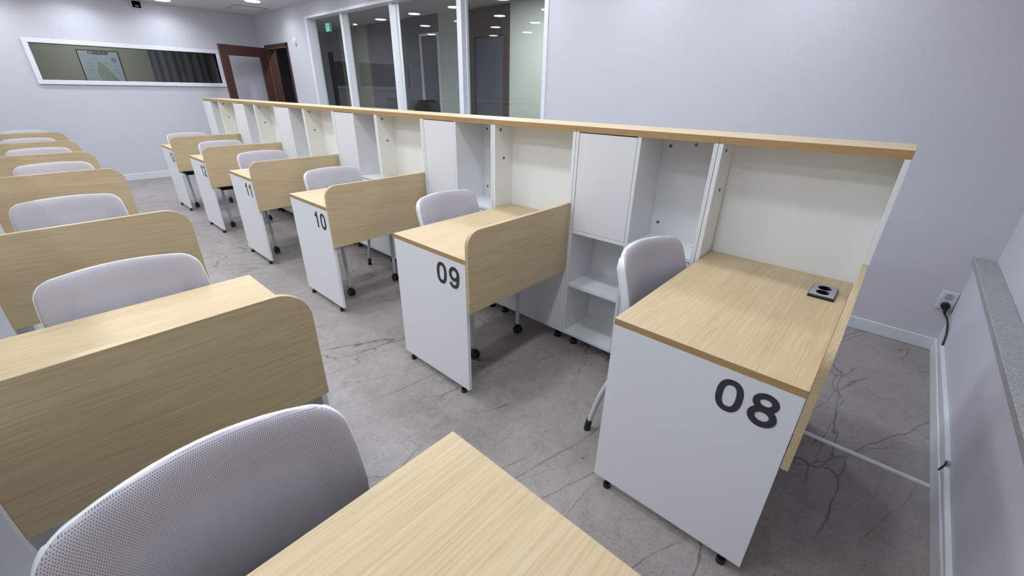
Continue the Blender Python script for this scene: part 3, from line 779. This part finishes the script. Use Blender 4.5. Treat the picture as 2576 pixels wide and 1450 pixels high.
# (x centre, y origin, rotation, label)
RC = [(-0.315, 0.440, -0.10), (-0.295, P+0.445, 0.02), (-0.365, 2*P+0.44, 0.0), (-0.39, 3*P+0.50, 0.0), (-0.40, 4*P+0.42, 0.0), (-0.43, 5*P+0.405, 0.0)]
LC = [(-1.795, 0.475, 0.0), (-1.755, LY[1]+0.41, 0.0), (-1.79, LY[2]+0.49, 0.0), (-1.755, LY[3]+0.405, 0.0), (-1.785, LY[4]+0.405, 0.0), (-1.82, LY[5]+0.405, 0.0), (-1.82, LY[6]+0.405, 0.0)]
lnames = ['largest, in the bottom left foreground', 'behind the second desk of the left row', 'behind the third desk of the left row', 'behind the fourth desk of the left row', 'behind the fifth desk of the left row', 'behind the sixth desk of the left row', 'against the far wall at the end of the left row']
spots = [(c, 'grey mesh-backed white-framed chair at desk %s, %s' % (NUM[i], PLACE[i])) for i, c in enumerate(RC)] + [(c, 'grey mesh-backed chair '+lnames[i]) for i, c in enumerate(LC)]
for i, ((x, y, r), lab) in enumerate(spots):
    if i == 0:
        chair.location = (x, y, 0); chair.rotation_euler = (0, 0, r); chair['label'] = lab; chair['group'] = 'mesh-backed study chairs'
    else:
        dup(chair, (x, y, 0), r, lab, 'mesh-backed study chairs')

# ------------------------------------------------------------------ small fittings
# wall socket with plug and cord
so = thing('wall_socket', 'white double wall socket near the corner with one black plug in it', 'socket', (WX, -0.428, 0.325))
MB().box(-0.010, 0, -0.036, 0.036, -0.056, 0.056, 0.002).build('cover_plate', M['sockwhite'], so)
for zz in (0.024, -0.026):
    rc = MB().cyl((-0.0112, 0, zz), 0.0195, 0.0012, 'x', 24).build('outlet', M['recess'], so)
    for a in (90, 210, 330):
        MB().cyl((-0.0122, 0.010*math.cos(math.radians(a)), zz+0.010*math.sin(math.radians(a))), 0.0026, 0.001, 'x', 8).build('pin_hole', M['ink'], rc)
pl = thing('power_plug', 'black round plug with its cord hanging from the wall socket', 'plug', (WX-0.0125, -0.428, 0.299))
MB().cyl((-0.030, 0, 0), 0.0195, 0.0295, 'x', 22, r2=0.0205).build('plug_head', M['blackp'], pl)
MB().tube([(-0.018, -0.004, -0.010), (-0.022, -0.008, -0.028), (-0.024, -0.010, -0.044)], [0.010, 0.0085, 0.006], 12).build('strain_relief', M['blackp'], pl)
cord = smooth_path([(-0.0245, -0.010, -0.042), (-0.045, -0.017, -0.048), (-0.085, -0.022, -0.047), (-0.1325, -0.026, -0.056), (-0.180, -0.029, -0.074), (-0.2175, -0.031, -0.098), (-0.2545, -0.0315, -0.145)], 6)
MB().tube(cord, 0.0048, 10).build('cord', M['blackp'], pl)
# cable duct along the low wall: two lengths with a cable peeping out of the joint
def duct(pts, nm, lab):
    mb = MB(); ring = []
    for x, z in pts:
        ring.append([mb.bm.verts.new(p) for p in ((x, WY+0.0005, z-0.0085), (x, WY+0.013, z-0.0085), (x, WY+0.015, z-0.006), (x, WY+0.015, z+0.006), (x, WY+0.013, z+0.0085), (x, WY+0.0005, z+0.0085))])
    for a, b in zip(ring, ring[1:]):
        for k in range(6): mb.bm.faces.new((a[k], a[(k+1) % 6], b[(k+1) % 6], b[k]))
    mb.bm.faces.new(list(reversed(ring[0]))); mb.bm.faces.new(ring[-1])
    o = mb.build(nm, M['duct']); return tag(o, lab, 'cable duct')
duct([(1.22, 0.148), (0.9, 0.152), (0.56, 0.155), (0.3, 0.154), (0.13, 0.148)], 'cable_duct', 'white cable duct from the wall socket to the joint by the floor strip')
duct([(0.10, 0.136), (-0.07, 0.128), (-0.43, 0.120), (-2.5, 0.118)], 'cable_duct', 'white cable duct running down the low wall towards the viewer')
tag(MB().tube(smooth_path([(0.14, WY+0.008, 0.148), (0.115, WY+0.012, 0.140), (0.12, WY+0.016, 0.118), (0.14, WY+0.014, 0.095)], 5), 0.0035, 8).build('cable_end', M['blackp']), 'short black cable peeping out of the duct joint', 'cable')
# aluminium floor strip
mb = MB(); pr = [(-0.012, 0), (-0.010, 0.005), (-0.005, 0.0085), (0.0, 0.0095), (0.005, 0.0085), (0.010, 0.005), (0.012, 0)]
mb.prism([(0.146+a, b) for a, b in pr], 'y', WY+0.010, 0.12)
for f in mb.bm.faces: f.smooth = False
tag(mb.build('floor_cable_cover', M['alu']), 'shiny aluminium cable strip across the floor beside desk 08', 'floor strip')
# detector, switch, sensor, access panel
dt = thing('fire_detector', 'white round wall device between the door and the interior window', 'detector', (WX, 7.62, 2.045))
MB().cyl((0, 0, 0), 0.062, -0.016, 'x', 28, r2=0.058).build('base_ring', M['shell'], dt)
MB().cyl((-0.016, 0, 0), 0.042, -0.016, 'x', 24, r2=0.032).build('dome', M['shell'], dt)
MB().cyl((-0.032, 0, 0), 0.010, -0.003, 'x', 14).build('sensor_eye', M['sockgrey'], dt)
sw = thing('light_switch', 'white light switch on the wall beside the doorway', 'switch', (WX, 7.79, 1.14))
MB().box(-0.010, 0, -0.036, 0.036, -0.06, 0.06, 0.002).build('cover_plate', M['sockwhite'], sw)
MB().box(-0.0145, -0.0102, -0.024, 0.024, -0.035, 0.035, 0.002).build('rocker', M['sockwhite'], sw)
sn = thing('wall_sensor', 'black wall sensor in a white bezel high on the far wall', 'sensor', (-0.126, FY, 2.472))
MB().box(-0.062, 0.062, -0.035, 0, -0.045, 0.05, 0.012).build('bezel', M['shell'], sn)
MB().box(-0.052, 0.052, -0.052, -0.0355, -0.042, 0.040, 0.007).build('sensor_window', M['hole'], sn)
MB().box(-0.022, 0.022, -0.0545, -0.0523, -0.026, -0.014, 0.002).build('sensor_lens', M['recess'], sn)
ap = thing('access_panel', 'square access panel outlined in the ceiling near the door', 'panel', (1.17, 8.42, HC))
mb = MB()
for a in ((-0.23, 0.23, -0.23, -0.222), (-0.23, 0.23, 0.222, 0.23), (-0.23, -0.222, -0.222, 0.222), (0.222, 0.23, -0.222, 0.222)):
    mb.box(a[0], a[1], a[2], a[3], -0.006, 0)
mb.build('panel_frame', M['sockgrey'], ap)
MB().box(-0.215, 0.215, -0.215, 0.215, -0.004, 0, 0.001).build('panel_lid', M['ceil'], ap)
# floor scraps
o = MB().box(-0.002, 0.002, -0.007, 0.007, 0, 0.002, 0.0008).build('plastic_scrap', M['blue']); o.location = (-0.672, 0.627, 0); o.rotation_euler = (0, 0, 0.5)
tag(o, 'tiny blue plastic scrap on the floor left of desk 08', 'scrap')
o = MB().box(-0.003, 0.003, -0.005, 0.005, 0, 0.003, 0.001).build('plastic_scrap', M['blackp']); o.location = (-0.614, 2.598, 0)
tag(o, 'tiny black scrap on the floor in front of desk 10', 'scrap')

# poster behind the strip window
po = thing('framed_poster', 'framed wall map with a dark banner seen through the strip window', 'poster', (-0.57, 10.598, 1.915))
mb = MB(); pw, ph = 0.262, 0.74
mb.box(-pw, pw, -0.018, 0, -0.010, 0.0); mb.box(-pw, pw, -0.018, 0, -ph, -ph+0.010)
mb.box(-pw, -pw+0.010, -0.018, 0, -ph+0.010, -0.010); mb.box(pw-0.010, pw, -0.018, 0, -ph+0.010, -0.010)
mb.build('poster_frame', M['darkframe'], po)
MB().box(-pw+0.010, pw-0.010, -0.010, 0, -ph+0.010, -0.010).build('poster_sheet', M['paper'], po)
bn = MB().prism([(-0.135, -0.040), (-0.115, -0.018), (0.115, -0.018), (0.135, -0.040), (0.115, -0.066), (-0.115, -0.066)], 'y', -0.0125, -0.0105).build('banner', M['banner'], po)
mb = MB(); n = 20
mb.cyl((-0.095, -0.0128, -0.042), 0.021, -0.0008, 'y', n); mb.build('emblem', M['paper'], bn)
MB().cyl((-0.095, -0.0138, -0.042), 0.010, -0.0006, 'y', 12).build('emblem_core', M['banner'], bn)
try:
    tcu = bpy.data.curves.new('banner_text', 'FONT'); tcu.body = '\ud55c\uad6d \uc5ec\ud589 \uc9c0\ub3c4'; tcu.size = 0.036; tcu.align_x = 'LEFT'; tcu.extrude = 0.0004
    tob = bpy.data.objects.new('banner_text', tcu); COL.objects.link(tob)
    dg = bpy.context.evaluated_depsgraph_get(); tme = bpy.data.meshes.new_from_object(tob.evaluated_get(dg))
    bpy.data.objects.remove(tob)
    tme.materials.clear(); tme.materials.append(M['paper'])
    if len(tme.vertices):
        wid = max(v.co.x for v in tme.vertices); sc_ = 0.170/max(wid, 0.01)
        for v in tme.vertices: v.co.x *= sc_
        o = link('banner_text', tme, bn, (-0.068, -0.0135, -0.055)); o.rotation_euler = (math.pi/2, 0, 0)
except Exception as ex:
    print('text', ex)
land = [(-0.04, -0.16), (0.0, -0.175), (0.05, -0.24), (0.11, -0.34), (0.16, -0.44), (0.15, -0.56), (0.07, -0.62), (-0.02, -0.60), (-0.07, -0.52), (-0.06, -0.42), (-0.09, -0.34), (-0.06, -0.26)]
MB().prism(land, 'y', -0.0122, -0.0102).build('map_land', M['mapgreen'], po)
MB().prism([(0.15, -0.10), (0.20, -0.11), (0.215, -0.15), (0.18, -0.185), (0.145, -0.16)], 'y', -0.0122, -0.0102).build('map_inset', M['mapblue'], po)
for zz, xa, xb_ in ((-0.17, -0.21, -0.12), (-0.20, -0.20, -0.11), (-0.24, -0.19, -0.10), (-0.30, -0.19, -0.12), (-0.33, -0.18, -0.11), (-0.12, -0.13, -0.03), (-0.20, 0.06, 0.13), (-0.29, 0.13, 0.20), (-0.33, 0.15, 0.21)):
    MB().box(xa, xb_, -0.0115, -0.0102, zz-0.004, zz+0.004).build('map_caption', M['mapblue'], po)
# curtains behind the right part of the strip window
for i in range(7):
    xx = 0.10 + i*0.125
    mb = MB(); n = 8; pts = []
    path = [(xx + 0.12*j/n, 10.52 + 0.008*math.sin(j/n*math.pi*2)) for j in range(n+1)]
    poly = path + [(a, b+0.006) for a, b in reversed(path)]
    mb.prism(poly, 'z', 0.0, 2.4)
    tag(mb.build('curtain_panel', M['curtain']), 'grey vertical curtain strip behind the right end of the strip window', 'curtain', 'grey curtain strips beyond the strip window')
# exit sign and objects in the corridor
ex_ = thing('exit_sign', 'green illuminated running-man exit sign beyond the interior window', 'sign', (2.6, 8.675, 2.42))
MB().box(-0.012, 0.012, -0.105, 0.105, -0.072, 0.072, 0.003).build('sign_box', M['exitg'], ex_)
mb = MB(); mb.box(-0.0135, -0.0122, -0.055, 0.055, -0.060, 0.060); mb.build('sign_field', M['exitw'], ex_)
mb = MB()
mb.cyl((-0.0150, 0.010, 0.040), 0.012, 0.001, 'x', 12)
for a, b in (((0.008, 0.026), (-0.002, -0.006)), ((-0.002, -0.006), (-0.024, -0.022)), ((-0.024, -0.022), (-0.040, -0.018)), ((-0.002, -0.006), (0.014, -0.026)), ((0.014, -0.026), (0.030, -0.050)), ((0.008, 0.022), (-0.018, 0.018)), ((-0.018, 0.018), (-0.028, 0.002)), ((0.008, 0.022), (0.030, 0.010))):
    mb.tube([(-0.0146, a[0], a[1]), (-0.0146, b[0], b[1])], 0.0055, 6)
mb.build('running_figure', M['exitg'], ex_)
MB().cyl((0, 0, 0.072), 0.006, HC-2.42-0.072, 'z', 8).build('hanger', M['tube'], ex_)
oc = thing('swivel_chair', 'dark swivel chair in the room beyond the interior window', 'chair', (2.4, 5.62, 0), 0.5)
mb = MB(); G = []
for z in [0.80+0.045*i for i in range(11)]:
    hw = 0.22*math.sqrt(max(0.05, 1-((z-1.0)/0.27)**4))
    G.append([mb.bm.verts.new((0.06*(c*c)+0.05*(z-1.0), hw*c, z)) for c in [-1+0.25*i for i in range(9)]])
for a, b in zip(G, G[1:]):
    for i in range(8): mb.bm.faces.new((a[i], a[i+1], b[i+1], b[i])).smooth = True
bmesh.ops.solidify(mb.bm, geom=mb.bm.faces[:], thickness=0.05); mb.build('backrest', M['blackp'], oc)
MB().box(-0.42, 0.04, -0.23, 0.23, 0.50, 0.57, 0.03).build('seat', M['blackp'], oc)
MB().tube([(0.08, 0, 0.52), (0.10, 0, 0.60), (0.08, 0, 0.85)], 0.018).build('back_bracket', M['blackp'], oc)
MB().cyl((-0.18, 0, 0.08), 0.028, 0.42, 'z', 14).build('gas_lift', M['blackp'], oc)
for k in range(5):
    a = 2*math.pi*k/5; lg = MB().tube([(-0.18, 0, 0.10), (-0.18+0.27*math.cos(a), 0.27*math.sin(a), 0.06)], [0.022, 0.014], 8).build('base_leg', M['blackp'], oc)
    MB().cyl((-0.18+0.27*math.cos(a)-0.012, 0.27*math.sin(a), 0.027), 0.027, 0.024, 'x', 14).build('caster', M['blackp'], lg)
ct = thing('reception_counter', 'low white counter in the room beyond the interior window', 'counter', (2.95, 7.2, 0))
MB().box(-0.25, 0.25, -1.2, 1.2, 0.0, 1.02, 0.004).build('counter_body', M['white'], ct)
MB().box(-0.28, 0.28, -1.23, 1.23, 1.02, 1.05, 0.004).build('counter_top', M['white'], ct)
